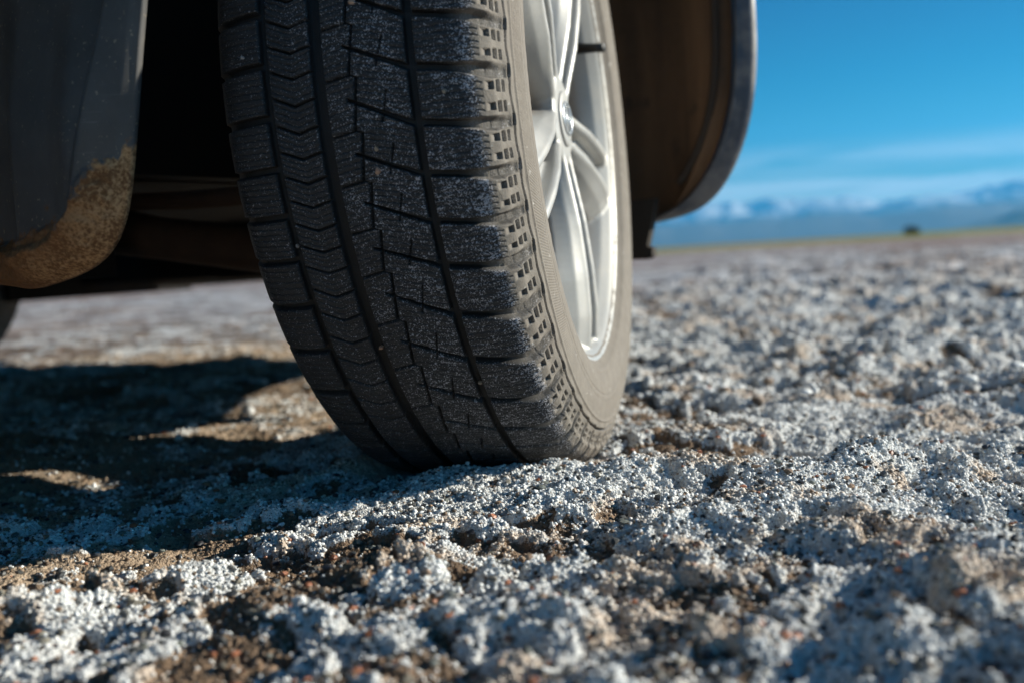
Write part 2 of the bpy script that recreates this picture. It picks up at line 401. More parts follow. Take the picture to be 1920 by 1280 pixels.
def off_tyre(x, y):
    lat = (x - C[0]) * NV[0] + (y - C[1]) * NV[1]; lon = (x - C[0]) * UV[0] + (y - C[1]) * UV[1]
    return ~((np.abs(lat + .01) < 0.10) & (np.abs(lon) < 0.12))
P3, N3, sm, rl = SAMPLER[0](1550000)
k = off_tyre(P3[:, 0], P3[:, 1]); ex = sstep(-.006, .012, rl)
k &= rg.uniform(0, 1, len(P3)) < (0.10 + 0.45 * sm * (.4 + .6 * ex)) * sstep(3.0, 2.0, P3[:, 1])
P3, N3, sm = P3[k], N3[k], sm[k]; y = P3[:, 1]; x = y
size = (0.0007 + 0.0034 * rg.uniform(0, 1, len(x)) ** 4) * (1 + .55 * np.clip(y - .8, 0, 2.2)) * (.72 + .28 * sstep(.45, .75, y))
P3 = P3 + N3 * (size * .22)[:, None]
base = np.array([0.84, 0.85, 0.84]) * rg.uniform(0.78, 1.05, (len(x), 1))
tan = np.array([0.34, 0.235, 0.155]) * rg.uniform(0.2, 1.1, (len(x), 1))
def warm_mask(x, y): return sstep(.55, .65, fbm(x * 13 + 7, y * 17, 4, 141, .6))
_wm = (warm_mask(P3[:, 0], P3[:, 1]) * rg.uniform(.3, 1, len(x)))[:, None]
base = base * (1 - _wm + _wm * np.array([.82, .64, .48]))
_dk = rg.uniform(0, 1, (len(x), 1)) < .07; base = np.where(_dk, np.array([.07, .065, .06]) * rg.uniform(.5, 2.2, (len(x), 1)), base)
pk = (rg.uniform(0, 1, len(x)) < 0.08 + 0.6 * (1 - sm))[:, None]
def stuff_mat(name, rough):
    m, n, l, p = new_mat(name); l.new(attr(n, 'tone').outputs['Color'], p.inputs['Base Color']); p.inputs['Roughness'].default_value = rough
    v = noise(n, l, 1500, 2, pos(n)); bump(n, l, p, v, 0.4, 0.0004); return m
cm_ = link('salt_crumbs', crumbs('salt_crumbs', P3[:, 0], P3[:, 1], size, np.where(pk, tan, base), rg, lift=0, z=P3[:, 2]), stuff_mat('salt_grains', 0.7))
tag(cm_, 'white and tan crumbs of salt crust strewn over the ground', 'salt crumbs', kind='stuff')
x, y = wedge(36000, 0.34, 4.5); k = off_tyre(x, y); x, y = x[k], y[k]
size = 0.0012 + 0.0058 * rg.uniform(0, 1, len(x)) ** 3 + 0.001 * np.clip(y - 0.8, 0, 3)
pal = np.array([(0.045, 0.05, 0.055), (0.09, 0.09, 0.085), (0.03, 0.03, 0.035), (0.22, 0.20, 0.16), (0.35, 0.14, 0.075), (0.30, 0.20, 0.13), (0.16, 0.17, 0.15)])
cc = pal[rg.choice(7, len(x), p=[.22, .18, .15, .14, .10, .13, .08])] * rg.uniform(.7, 1.3, (len(x), 1))
gv = link('gravel', crumbs('gravel', x, y, size, cc, rg, lift=0.5, smooth=False, flat=0.6), stuff_mat('grit', 0.45))
# clods of crust further out
x, y = wedge(22000, 1.2, 14); k = off_tyre(x, y); x, y = x[k], y[k]
lat_ = (x - C[0]) * NV[0] + (y - C[1]) * NV[1]; k = (lat_ > -.1) | (rg.uniform(0, 1, len(x)) < .06); x, y = x[k], y[k]
size = (0.002 + 0.017 * rg.uniform(0, 1, len(x)) ** 4) * (0.6 + .35 * y ** .6)
cc2 = np.where(rg.uniform(0, 1, (len(x), 1)) < .8, np.array([.80, .81, .80]), np.array([.24, .17, .12])) * rg.uniform(.7, 1.05, (len(x), 1))
cl = link('salt_clods', crumbs('salt_clods', x, y, size, cc2, rg, lift=0.3, flat=.7), bpy.data.materials['salt_grains']); tag(cl, 'larger clods of salt crust lying farther out on the plain', 'salt clods', kind='stuff')
tag(gv, 'small dark and reddish grit scattered in the salt', 'gravel', kind='stuff')

# ------------------------------------------------------------------ far mountains, bush, haze
def ridge(name, dist, az0, az1, h_of, depth, n=700, m=44, seed=0, wl_=1700., rough=.55):
    az = np.radians(np.linspace(az0, az1, n)); t = np.linspace(0, 1, m)
    A, T = np.meshgrid(az, t, indexing='ij'); d = dist + depth * T
    X = d * np.sin(A); Y = d * np.cos(A)
    rd = 0; amp = 1; tot = 0
    for o in range(5):
        v = 1 - np.abs(2 * fbm(X / wl_ * 2 ** o + 3.1 * o, Y / wl_ * 2 ** o, 2, seed + o) - 1) * 1.6
        rd = rd + amp * np.clip(v, 0, 1); tot += amp; amp *= .5
    rd = rd / tot
    env = np.where(T < .7, np.sin(T / .7 * np.pi / 2), np.cos((T - .7) / .3 * np.pi / 2))
    H = h_of(np.degrees(A)) * env * (1 - rough + rough * rd / .8)
    co = np.stack([X, Y, H - 40 * ((T == 0) | (T == 1))], -1)
    return mesh_np(name, co.reshape(-1, 3), grid_faces(n, m), None, True)
def rock_mat(name, snow_z, rock=(0.13, 0.12, 0.11)):
    m_, n, l, p = new_mat(name); P = pos(n)
    mp_ = n.new('ShaderNodeMapping'); mp_.inputs['Scale'].default_value = (0.0008, 0.0008, 0.0025); l.new(P, mp_.inputs[0])
    v = noise(n, l, 1.0, 5, mp_.outputs[0], 0.6)
    sp = n.new('ShaderNodeSeparateXYZ'); l.new(P, sp.inputs[0])
    z = mth(n, l, 'ADD', sp.outputs[2], mth(n, l, 'MULTIPLY', mth(n, l, 'SUBTRACT', v, 0.5), snow_z * 0.9))
    l.new(mixc(n, l, rng(n, l, z, snow_z, snow_z * 1.35), rock, (0.62, 0.65, 0.68)), p.inputs['Base Color'])
    p.inputs['Roughness'].default_value = 0.9; return m_
def peaks(az):
    return 1330 + 260 * (fbm(az * 0.35, az * 0 + 3, 3, 91) - 0.5)
def foothills(az):
    return 520 + 260 * (fbm(az * 0.30, az * 0 + 7, 3, 71) - 0.5) + 10 * sstep(12, 27, az)
def hill_r(az):
    return 260 * sstep(23.0, 29, az) * (0.8 + 0.4 * fbm(az * .8, az * 0, 3, 3)) + 2
mt = link('mountains', ridge('mountains', 27000, -50, 50, peaks, 9000, seed=3, wl_=3200., rough=.55), rock_mat('snowy_rock', 700)); tag(mt, kind='structure')
mt2 = link('foothills', ridge('foothills', 17500, -50, 50, foothills, 6000, seed=8, wl_=4200., rough=.3), rock_mat('bare_hills', 9000)); tag(mt2, kind='structure')
mt3 = link('hill', ridge('hill', 13000, 18, 50, hill_r, 2000, n=200, seed=15, wl_=900., rough=.3), rock_mat('scrub_hill', 9000, (0.07, 0.075, 0.05))); tag(mt3, kind='structure')

def make_bush(az, dist, w, hgt, label):
    a = rad(az); bx, by = dist * math.sin(a), dist * math.cos(a)
    r2 = np.random.default_rng(5); N = 1400
    th = r2.uniform(0, 2 * np.pi, N); ph = np.arccos(r2.uniform(0.0, 1, N)); rr = r2.uniform(0.55, 1, N) ** .5 * (0.8 + 0.35 * np.sin(3 * th + 1) * np.sin(2 * ph))
    cx = rr * np.sin(ph) * np.cos(th) * w / 2; cy = rr * np.sin(ph) * np.sin(th) * w / 2; cz = rr * np.cos(ph) * hgt + 0.15
    s = r2.uniform(.08, .2, N) * w / 3
    d1 = r2.normal(size=(N, 3)); d1 /= np.linalg.norm(d1, axis=1)[:, None]; d2 = np.cross(d1, r2.normal(size=(N, 3))); d2 /= np.linalg.norm(d2, axis=1)[:, None]
    c = np.stack([cx, cy, cz], -1)
    q = np.stack([c - d1 * s[:, None], c + d2 * s[:, None] * .5, c + d1 * s[:, None], c - d2 * s[:, None] * .5], 1).reshape(-1, 3)
    F = np.arange(4 * N).reshape(N, 4)
    root = bpy.data.objects.new('bush', None); COL.objects.link(root); root.location = (bx, by, float(ground_h(np.array([bx]), np.array([by]))[0]) - 0.1)
    tag(root, label, 'bush')
    link('foliage', mesh_np('foliage', q, F), simple('bush_leaves', (0.05, 0.065, 0.03), 0.8, 0, .4, 3), root)
    cs_, fs_ = [], []
    k = 0
    for i in range(9):
        t_ = i * .7; pth = np.linspace(0, 1, 6)[:, None] * np.array([math.cos(t_) * w * .3, math.sin(t_) * w * .3, hgt * .7])
        a_, b_, e_ = tube_np(pth, np.linspace(.06, .015, 6), 6); cs_.append(a_); fs_.append(b_ + k); k += len(a_)
    link('stem', mesh_np('stem', np.concatenate(cs_), np.concatenate(fs_)), simple('bush_wood', (0.10, 0.07, 0.05), 0.9), root)
    return root
make_bush(22.1, 190, 3.2, 1.5, 'lone dark bush on the horizon in front of the blue hills')

# ------------------------------------------------------------------ car root
car = bpy.data.objects.new('parked_car', None); COL.objects.link(car); car.matrix_world = CAR_M
tag(car, 'car parked on the salt crust, seen low beside its turned dusty front wheel', 'car')

# ------------------------------------------------------------------ tyre
GR_T = np.array([174.1, 180.0, 186.3, 192.05, 197.7, 203.15, 209.9, 217.1, 225.1, 232.3])
def pitch_of(th):
    p = np.interp(th, GR_T, np.arange(10.))
    p = np.where(th < GR_T[0], (th - GR_T[0]) / 6.2, p); p = np.where(th > GR_T[-1], 9 + (th - GR_T[-1]) / 6.2, p)
    return p
CEN = -0.0105                                  # axial centre of the tyre
PROF = np.array([(0.0, .3362), (.03, .3358), (.055, .3349), (.072, .3338), (.083, .3318), (.0895, .3290), (.0945, .3248), (.0985, .3195), (.1003, .3130), (.1030, .3060), (.1062, .2960), (.1088, .2830), (.1096, .2690), (.1082, .2550), (.1045, .2430), (.1002, .2375), (.0985, .2350), (.0960, .2300)])
def resample(pts, step):
    # smooth Catmull-Rom through pts then even steps; step may be a function of arc length
    P = np.concatenate([[2 * pts[0] - pts[1]], pts, [2 * pts[-1] - pts[-2]]]); out = []
    for i in range(1, len(P) - 2):
        t = np.linspace(0, 1, 40, endpoint=False)[:, None]
        out.append(.5 * (2 * P[i] + (P[i + 1] - P[i - 1]) * t + (2 * P[i - 1] - 5 * P[i] + 4 * P[i + 1] - P[i + 2]) * t ** 2 + (-P[i - 1] + 3 * P[i] - 3 * P[i + 1] + P[i + 2]) * t ** 3))
    Q = np.concatenate(out + [pts[-1:]]); s = np.concatenate([[0], np.cumsum(np.linalg.norm(np.diff(Q, axis=0), axis=1))])
    tgt = [0.0]
    while tgt[-1] < s[-1]: tgt.append(tgt[-1] + step(tgt[-1]))
    tgt = np.array(tgt); tgt *= s[-1] / tgt[-1]
    return np.stack([np.interp(tgt, s, Q[:, 0]), np.interp(tgt, s, Q[:, 1])], -1), tgt
def band_(d, w, soft):       # 1 inside |d|<w, falling over soft
    return 1 - sstep(w - soft * .5, w + soft * .5, np.abs(d))
def build_tyre(full=True):
    half, s = resample(PROF, lambda t: 0.00058 if t < 0.128 else (0.0009 if t < 0.165 else 0.0024)) if full else resample(PROF, lambda t: 0.0022)
    a_out = CEN + half[:, 0]; a_in = CEN - half[1:, 0][::-1]
    a = np.concatenate([a_in, a_out]); r = np.concatenate([half[1:, 1][::-1], half[:, 1]])
    sg = np.concatenate([-s[1:][::-1], s])                 # signed arc length across the tyre
    if full:
        th = np.concatenate([np.arange(163, 272, 0.075), np.arange(272, 523, 0.6)])
    else:
        th = np.arange(0, 360, 0.5)
    T, A = np.meshgrid(th, a, indexing='ij'); _, Rr_ = np.meshgrid(th, r, indexing='ij'); _, S = np.meshgrid(th, sg, indexing='ij')
    P = pitch_of(T); PL = 0.0355                             # metres per pitch
    def fr(x): return x - np.round(x)
    d = np.zeros_like(A)
    def cut(mask, depth):
        np.maximum(d, mask * depth, out=d)
    e = 0.0007
    crown = sstep(-0.1075, -0.1045, A) 
    AI = A
    # circumferential grooves
    cut(band_(AI - .0370, .0031, .0009), .0068)
    cut(band_(AI + .0680, .0033, .0009), .0068)
    cut(band_(AI + .0290, .0046, .0009), .0072)
    # zigzag line C
    p = P - np.floor(P)
    ac = np.where(p < .06, -.0068 + .0048 * (p / .06), -.002 - .0048 * (p - .06) / .94)
    cut(band_(AI - ac, .0010, .0007), .0045)
    # outer lateral grooves (run over the shoulder)
    ctr = .17 * (AI - .037) / .039
    q = fr(P - ctr); w = .066 + .055 * sstep(.058, .084, AI)
    over = sstep(.0365, .0375, AI)
    dep = .0068 * (1 - .72 * sstep(.102, .117, S)) * (1 - sstep(.118, .1225, S))
    cut(band_(q * PL, w * PL, .0014 + .004 * sstep(.09, .11, S)) * over, dep)
    latwall = band_(q * PL, (w + .03) * PL, .003) * over * sstep(.058, .082, AI) * (S < .118)
    # inner lateral grooves
    q = fr(P - .57 + .05 * (AI + .068) / .036)
    dep = .0062 * (1 - .7 * sstep(.090, .110, -S)) * (1 - sstep(.115, .123, -S))
    cut(band_(q * PL, .072 * PL, .0012) * (AI < -.067), dep)
    # chevrons
    pl = np.interp(AI, [-.0665, -.048, -.031], [0, .23, .11])
    q = fr((P - .20 - pl) * 2) / 2
    cut(band_(q * PL, .0008, .0007) * ((AI > -.067) & (AI < -.031)), .0042)
    # thin groove from B to C
    q = fr(P - .1 + .1 * (AI + .0247) / .0207)
    cut(band_(q * PL, .0007, .0007) * ((AI > -.026) & (AI < ac)), .0036)
    # diagonal groove from C to D
    q = fr(P - .44 - .56 * (AI + .010) / .044)
    cut(band_(q * PL * .92, .0009 + .0010 * np.clip((AI + .010) / .044, 0, 1), .0008) * ((AI > -.010) & (AI < .0375)), .0058)
    # short notch line crossing it
    q = AI - np.interp(p, [.35, .9], [.0185, .0130])
    cut(band_(q, .0006, .0007) * ((p > .34) & (p < .92)), .0038)
    # sipes
    tread = (np.abs(AI - CEN) < .0925) & (d < .0012)
    zig = .018 * (np.abs(fr(AI / .0075)) * 4 - 1)
    nsip = np.where(AI > .04, 8, np.where(AI > -.025, 8, 8))
    slope = np.where((AI < -.031) & (AI > -.0665), pl, np.where((AI > -.002) & (AI < .034), .25 * (AI) / .04, np.where((AI > -.025) & (AI < -.002), -.1 * (AI + .0247) / .0207, 0)))
    q = fr((P - slope + zig * .6) * nsip + .5) / nsip
    if full: d += tread * .0011 * np.exp(-(q * PL / .00042) ** 2)
    # ---- shoulder pattern of stepped recesses, between lateral grooves
    t = (S - .0925) / (.1215 - .0925)                       # 0 at the tread edge, 1 at the black line
    q0 = (P - .17 * (.076 - .037) / .039) ; q0 = q0 - np.floor(q0)      # 0 at a lateral groove centre
    for (b0, b1) in ((.16, .50), (.56, .88)):
        inside = (q0 > b0 + .04) & (q0 < b1 - .06)
        m1 = (t > .10) & (t < .36) & (q0 > b0 + .08) & (q0 < b1 - .10)
        cut(m1 * sstep(.08, .34, t), .0030)
        cut(((t > .44) & (t < .64) & inside) * sstep(.38, .60, t), .0030)
        cut(((t > .73) & (t < .83) & inside) * 1.0, .0030)
        d -= ((t > .36) & (t < .95) & (q0 > b0) & (q0 < b1)) * .0008
    rec = sstep(.0008, .002, d) * (S > .0945) * (S < .1205)
    # black line
    lw = .00115 + .0004 * band_(fr(q0), .13, .03)
    eline = band_(S - .1228, lw, .0006)
    cut(eline, .0028)
    # raised ribs and fine slanting serration on the sidewall
    d -= .0012 * band_(S - .1310, .0008, .0010)
    if full:
        q = fr(T * math.pi / 180 * .30 / .0026 - (S - .132) / .0036)
        d += .0006 * np.abs(q) * 2 * band_(S - .1425, .0085, .0012)
    d -= .0014 * band_(S - .1800, .0012, .0014)
    d += .0006 * band_(S - .1860, .0009, .0012)
    d += .0007 * band_(S - .1555, .0007, .0009) + .0006 * band_(S - .2000, .0010, .0012)
    d -= .0011 * band_(S - .1230, .0045, .006) * (.5 + .5 * np.cos(2 * np.pi * (P - .1)))
    # wear and unevenness
    nz = fbm(T * 1.1, S * 180, 3, 7) - .5
    d += .0005 * nz
    # normals of the profile
    dr = np.gradient(r); da = np.gradient(a); L = np.hypot(dr, da); na = -dr / L * 1.0; nr = da / L
    X = A - d * na[None]; RR_ = Rr_ - d * nr[None]
    th_ = np.radians(T)
    co = np.stack([X, RR_ * np.cos(th_), RR_ * np.sin(th_)], -1)
    # dust: rubber stays dark on the tread, the shoulder and sidewall are coated
    edge = .0905 + .006 * sstep(203, 226, T) + .0040 * (fbm(T * 2.2, S * 300, 3, 19) - .5) * 2 + .002 * (vnoise(T * 9, S * 900, 3) - .5)
    dust = sstep(-.0028, .0032, S - edge)
    dust = np.maximum(dust, .85 * latwall * sstep(.0006, .002, d))
    dust = np.maximum(dust, .35 * sstep(.0925, .10, -S))
    dust = dust * (1 - .96 * eline) * (1 - .5 * rec)  # dust cut inside the recesses to paint their shading darker
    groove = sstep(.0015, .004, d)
    sp = np.clip(fbm(T * 3.3, S * 330, 4, 29) * 1.3 - .15 + .5 * np.exp(-((S - edge + .004) / .005) ** 2), 0, 1) * (.35 + .65 * sstep(-.09, .07, S)) * (.45 + 1.1 * fbm(T * .33, S * 38, 3, 33)) * (1 - sstep(225, 262, T) * .75)
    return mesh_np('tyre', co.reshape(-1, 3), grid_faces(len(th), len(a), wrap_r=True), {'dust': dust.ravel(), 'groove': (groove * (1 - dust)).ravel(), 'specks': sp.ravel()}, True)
def rubber_material():
    m, n, l, p = new_mat('dusty_rubber'); oc = objc(n)
    du = attr(n, 'dust').outputs['Fac']; gr_ = attr(n, 'groove').outputs['Fac']; sp = attr(n, 'specks').outputs['Fac']
    n1 = noise(n, l, 820, 3, oc, .6); n2 = noise(n, l, 60, 5, oc); n3 = noise(n, l, 1500, 2, oc); n4 = noise(n, l, 9, 4, oc)
    rub = mixc(n, l, n2, (0.014, 0.014, 0.015), (0.034, 0.034, 0.036))
    # salt frosting on the block faces
    s1 = rng(n, l, mth(n, l, 'ADD', n1, mth(n, l, 'MULTIPLY', mth(n, l, 'SUBTRACT', sp, .5), .20)), 0.535, 0.67)
    s1 = mth(n, l, 'MULTIPLY', s1, mth(n, l, 'SUBTRACT', 1.0, gr_))
    rub = mixc(n, l, mth(n, l, 'MULTIPLY', s1, .68), rub, (0.60, 0.59, 0.62))
    rub = mixc(n, l, mth(n, l, 'MULTIPLY', gr_, .8), rub, (0.006, 0.006, 0.006))  # groove floors painted near black, their shade put into the colour
    dcol = mixc(n, l, n2, (0.125, 0.108, 0.090), (0.245, 0.22, 0.188)); 
    dcol = mixc(n, l, mth(n, l, 'MULTIPLY', rng(n, l, n4, .45, .7), .35), dcol, (0.20, 0.17, 0.145))
    dcol = mixc(n, l, mth(n, l, 'MULTIPLY', rng(n, l, noise(n, l, 130, 3, oc), .66, .74), .5), dcol, (0.62, 0.60, 0.57))
    dcol = mixc(n, l, mth(n, l, 'MULTIPLY', n3, .25), dcol, (0.15, 0.13, 0.11))
    l.new(mixc(n, l, du, rub, dcol), p.inputs['Base Color'])
    l.new(rng(n, l, du, 0, 1, .62, .85), p.inputs['Roughness'])
    bump(n, l, p, n1, .5, .0010)
    return m
RUB = rubber_material()
wheel = link('wheel', None, None, car, CAR_I @ WHEEL_M)
tyre = link('tyre', build_tyre(True), RUB, wheel)

# ------------------------------------------------------------------ alloy rim
def face_a(r):
    return np.interp(r, [0, .03, .05, .10, .15, .19, .222], [.0750, .0755, .0775, .0840, .0865, .0860, .0820])
def rib(ang, off0, off1, width, drop):
    """a raised spoke edge running from the hub to the barrel"""
    r = np.linspace(.034, .2215, 26); t = (r - .034) / (.2215 - .034)
    off = np.interp(t, [0, .18, .45, .8, 1], [off0[0], off0[1], off0[2], off1[0], off1[1]])
    ca, sa = math.cos(ang), math.sin(ang)
    yc = r * ca - off * sa; zc = r * sa + off * ca
    ty = np.gradient(yc); tz = np.gradient(zc); L = np.hypot(ty, tz); ny, nz = -tz / L, ty / L
    a = face_a(r); dp = np.interp(t, [0, .3, 1], drop)
    secs = []
    sg_ = 1 if off0[0] > 0 else -1
    for i in range(len(r)):
        w = width * (1 + .15 * t[i]); fl = .004 + .021 * min(1, t[i] * 1.6)
        pr = [(-w, -dp[i]), (-w, -.004), (-w * .6, -.0010), (0, 0), (w * .6, -.0008), (w, -.003), (w + fl * .45, -.010), (w + fl, -.026), (w + fl * .7, -dp[i])]
        if sg_ < 0: pr = [(-x_, h_) for x_, h_ in pr][::-1]
        secs.append([(a[i] + h_, yc[i] + ny[i] * x_, zc[i] + nz[i] * x_) for x_, h_ in pr])
    c, f = loft_np(secs); n_ = 9
    caps = []
    for b in (0, len(r) - 1):
        j = b * n_
        caps += [[j, j + 1, j + 7, j + 8], [j + 1, j + 2, j + 6, j + 7], [j + 2, j + 3, j + 5, j + 6], [j + 3, j + 4, j + 5, j + 5]]
    return c, np.concatenate([f, np.array(caps)])
def build_rim():
    parts = []
    # barrel and flange, closed section
    parts.append(lathe_np([(.0875, .2335), (.0890, .2370), (.0860, .2385), (.0800, .2340), (.0780, .2255), (.06, .2200), (.02, .2110), (-.06, .2110), (-.098, .2290), (-.1040, .2380), (-.1075, .2350),
                           (-.1000, .2220), (-.062, .2040), (.018, .2040), (.055, .2105), (.072, .2185), (.0825, .2270), (.0855, .2305)], 160, True))
    # hub
    parts.append(lathe_np([(.020, .001), (.020, .040), (.050, .040), (.062, .044), (.0735, .043), (.0752, .036), (.0752, .001)], 80, True))
    for k in range(5):
        ang = rad(60 + 72 * k)
        parts.append(rib(ang, (.014, .0150, .0175), (.021, .024), .0052, [.036, .046, .055]))
        parts.append(rib(ang, (-.014, -.0150, -.0175), (-.021, -.024), .0052, [.036, .046, .055]))
        # recessed floor between the two edges
        r = np.linspace(.092, .2180, 16); secs = []
        for i, rr_ in enumerate(r):
            t = (rr_ - .034) / .1875; o = float(np.interp(t, [0, .18, .45, .8, 1], [.014, .0150, .0175, .021, .024])); a = float(face_a(rr_)) - .016
            ca, sa = math.cos(ang), math.sin(ang)
            secs.append([(a - h_, rr_ * ca - x_ * sa, rr_ * sa + x_ * ca) for x_, h_ in ((-o, 0), (o, 0), (o, .02), (-o, .02))])
        c, f = loft_np(secs); caps = np.array([[0, 1, 2, 3], [60, 61, 62, 63]])
        if True: parts.append((c, np.concatenate([f, caps])))
    c, f = join_np(parts)
    me = mesh_np('rim', c, f, None, True); 
    return me
def rim_material():
    m, n, l, p = new_mat('silver_alloy_paint'); oc = objc(n)
    sx = n.new('ShaderNodeSeparateXYZ'); l.new(oc, sx.inputs[0])
    n1 = noise(n, l, 14, 6, oc, .65); n2 = noise(n, l, 240, 3, oc)
    deep = rng(n, l, sx.outputs[0], .072, .040)                       # road dirt gathers deep in the barrel
    dirt = mth(n, l, 'MULTIPLY', deep, rng(n, l, n1, .0, .42))
    c = mixc(n, l, n2, (0.37, 0.365, 0.35), (0.43, 0.425, 0.405))
    c = mixc(n, l, mth(n, l, 'MULTIPLY', rng(n, l, n1, .50, .75), .35), c, (0.55, 0.50, 0.42))
    c = mixc(n, l, mth(n, l, 'MULTIPLY', dirt, .85), c, (0.26, 0.19, 0.13))
    l.new(c, p.inputs['Base Color']); 
    l.new(mth(n, l, 'SUBTRACT', .3, mth(n, l, 'MULTIPLY', dirt, .3)), p.inputs['Metallic'])
    l.new(rng(n, l, n1, .3, .7, .42, .55), p.inputs['Roughness'])
    p.inputs['Coat Weight'].default_value = .15; p.inputs['Coat Roughness'].default_value = .15
    return m
RIM = rim_material()
rim = link('rim', build_rim(), RIM, wheel)
rm = rim.modifiers.new('remesh', 'REMESH'); rm.mode = 'VOXEL'; rm.voxel_size = .0017; rm.use_smooth_shade = True
smo = rim.modifiers.new('smooth', 'SMOOTH'); smo.factor = .5; smo.iterations = 5
# emblem cap
chrome = simple('chrome', (0.75, 0.77, 0.78), .33, 1.0, .05)
capm = simple('cap_silver', (0.45, 0.47, 0.50), .28, .8, .1)
cc_, ff_ = lathe_np([(.0740, .027), (.0768, .0268), (.0778, .0250), (.0782, .02), (.0783, .001)], 64)
cap = link('center_cap', mesh_np('center_cap', cc_, ff_), RIM, wheel)
th = np.linspace(0, 2 * np.pi, 64, endpoint=False); ps = np.linspace(0, 2 * np.pi, 10, endpoint=False)
TH, PS = np.meshgrid(th, ps, indexing='ij')
ring = np.stack([.0786 + .0013 * np.sin(PS), (.0215 + .0019 * np.cos(PS)) * np.cos(TH), (.0150 + .0019 * np.cos(PS)) * np.sin(TH)], -1).reshape(-1, 3)
ringf = grid_faces(64, 10, True, True)
def bar(p0, p1, w):
    p0, p1 = np.array(p0), np.array(p1); d = (p1 - p0) / np.linalg.norm(p1 - p0); nn = np.array([-d[1], d[0]]) * w
    q = [p0 - nn, p0 + nn, p1 + nn, p1 - nn]
    c = np.array([(x_, a_[0], a_[1]) for x_ in (.0778, .0797) for a_ in q])
    return c, np.array([[0, 3, 2, 1], [4, 5, 6, 7], [0, 1, 5, 4], [1, 2, 6, 5], [2, 3, 7, 6], [3, 0, 4, 7]])
ec, ef = join_np([(ring, ringf), bar((-.010, -.0115), (-.005, .0120), .0016), bar((.005, -.0120), (.010, .0115), .0016), bar((-.0072, -.001), (.0072, .001), .0014)])
link('emblem', mesh_np('emblem', ec, ef, None, True), chrome, wheel)
# valve stem
va = rad(30)
pa = np.array([[.052, .216, 0], [.062, .206, 0], [.074, .200, 0], [.088, .196, 0], [.098, .193, 0]])
R_ = np.array([[1, 0, 0], [0, math.cos(va), -math.sin(va)], [0, math.sin(va), math.cos(va)]])
pa = pa @ R_.T
a_, b_, e_ = tube_np(pa, [.0085, .0070, .0056, .0050, .0052], 14)
vs = link('valve_stem', mesh_np('valve_stem', a_, np.concatenate([b_, e_])), simple('valve_rubber', (0.012, 0.012, 0.012), .5), wheel)
# a few pebbles caught in the tread
v_, f_ = ico(); r3 = np.random.default_rng(11)
spots_ = [(171.9, -.0005, .0028, 0), (188.6, .0060, .0020, 1), (191.2, .0045, .0028, 0), (206.0, .030, .0016, 2), (183.3, .058, .0020, 1), (176.2, -.083, .0016, 2), (214.5, -.0290, .0020, 0), (222.0, .037, .0018, 1), (199.0, -.068, .0018, 2)]
tones_ = [(.45, .27, .18), (.36, .28, .20), (.30, .28, .27)]
for t_, a_, z_, k_ in spots_:
    rr_ = TR + (.0008 if abs(a_ - .037) > .004 and abs(a_ + .029) > .005 and abs(a_ + .068) > .004 else -.003); t_ = rad(t_)
    P_ = v_ * r3.uniform(.7, 1.25, (12, 1)) * z_ + np.array([a_, rr_ * math.cos(t_), rr_ * math.sin(t_)])
    link('pebble', mesh_np('pebble', P_, f_, {'tone': np.repeat([[*tones_[k_], 1]], 12, 0)}, False), bpy.data.materials['grit'], wheel)
# brake disc, hub and knuckle behind the spokes
c_, f_ = join_np([lathe_np([(.018, .045), (.018, .142), (-.004, .142), (-.004, .06), (-.03, .055), (-.03, .002), (.022, .002), (.022, .045)], 96, True)])
link('brake_disc', mesh_np('brake_disc', c_, f_), simple('worn_iron', (0.10, 0.065, 0.045), .5, .7, .4, 25), wheel)
c_, f_ = join_np([box_np(-.05, .034, -.165, -.075, -.06, .07), lathe_np([(-.03, .19), (-.034, .19), (-.034, .02), (-.03, .02)], 64, True)])
link('brake_caliper', mesh_np('brake_caliper', c_, f_, None, False), simple('dusty_iron', (0.07, 0.05, 0.035), .8, .2, .4, 25), wheel)

# ------------------------------------------------------------------ opposite front wheel (its tyre shows under the car)
M2 = Matrix.Translation((-1.33, 2.15, 0.3226)) @ Matrix(((NV[0], UV[0], VV[0], 0), (NV[1], UV[1], VV[1], 0), (NV[2], UV[2], VV[2], 0), (0, 0, 0, 1)))
wheel2 = link('wheel', None, None, car, CAR_I @ M2)
link('tyre', build_tyre(False), RUB, wheel2)
c_, f_ = lathe_np([(-.0875, .2365), (-.09, .2300), (-.06, .2100), (.06, .2040), (.07, .05), (.07, .002), (.05, .002), (.05, .19), (-.07, .2040), (-.105, .2300), (-.105, .2375)], 64, False)
link('rim', mesh_np('rim', c_, f_), RIM, wheel2)

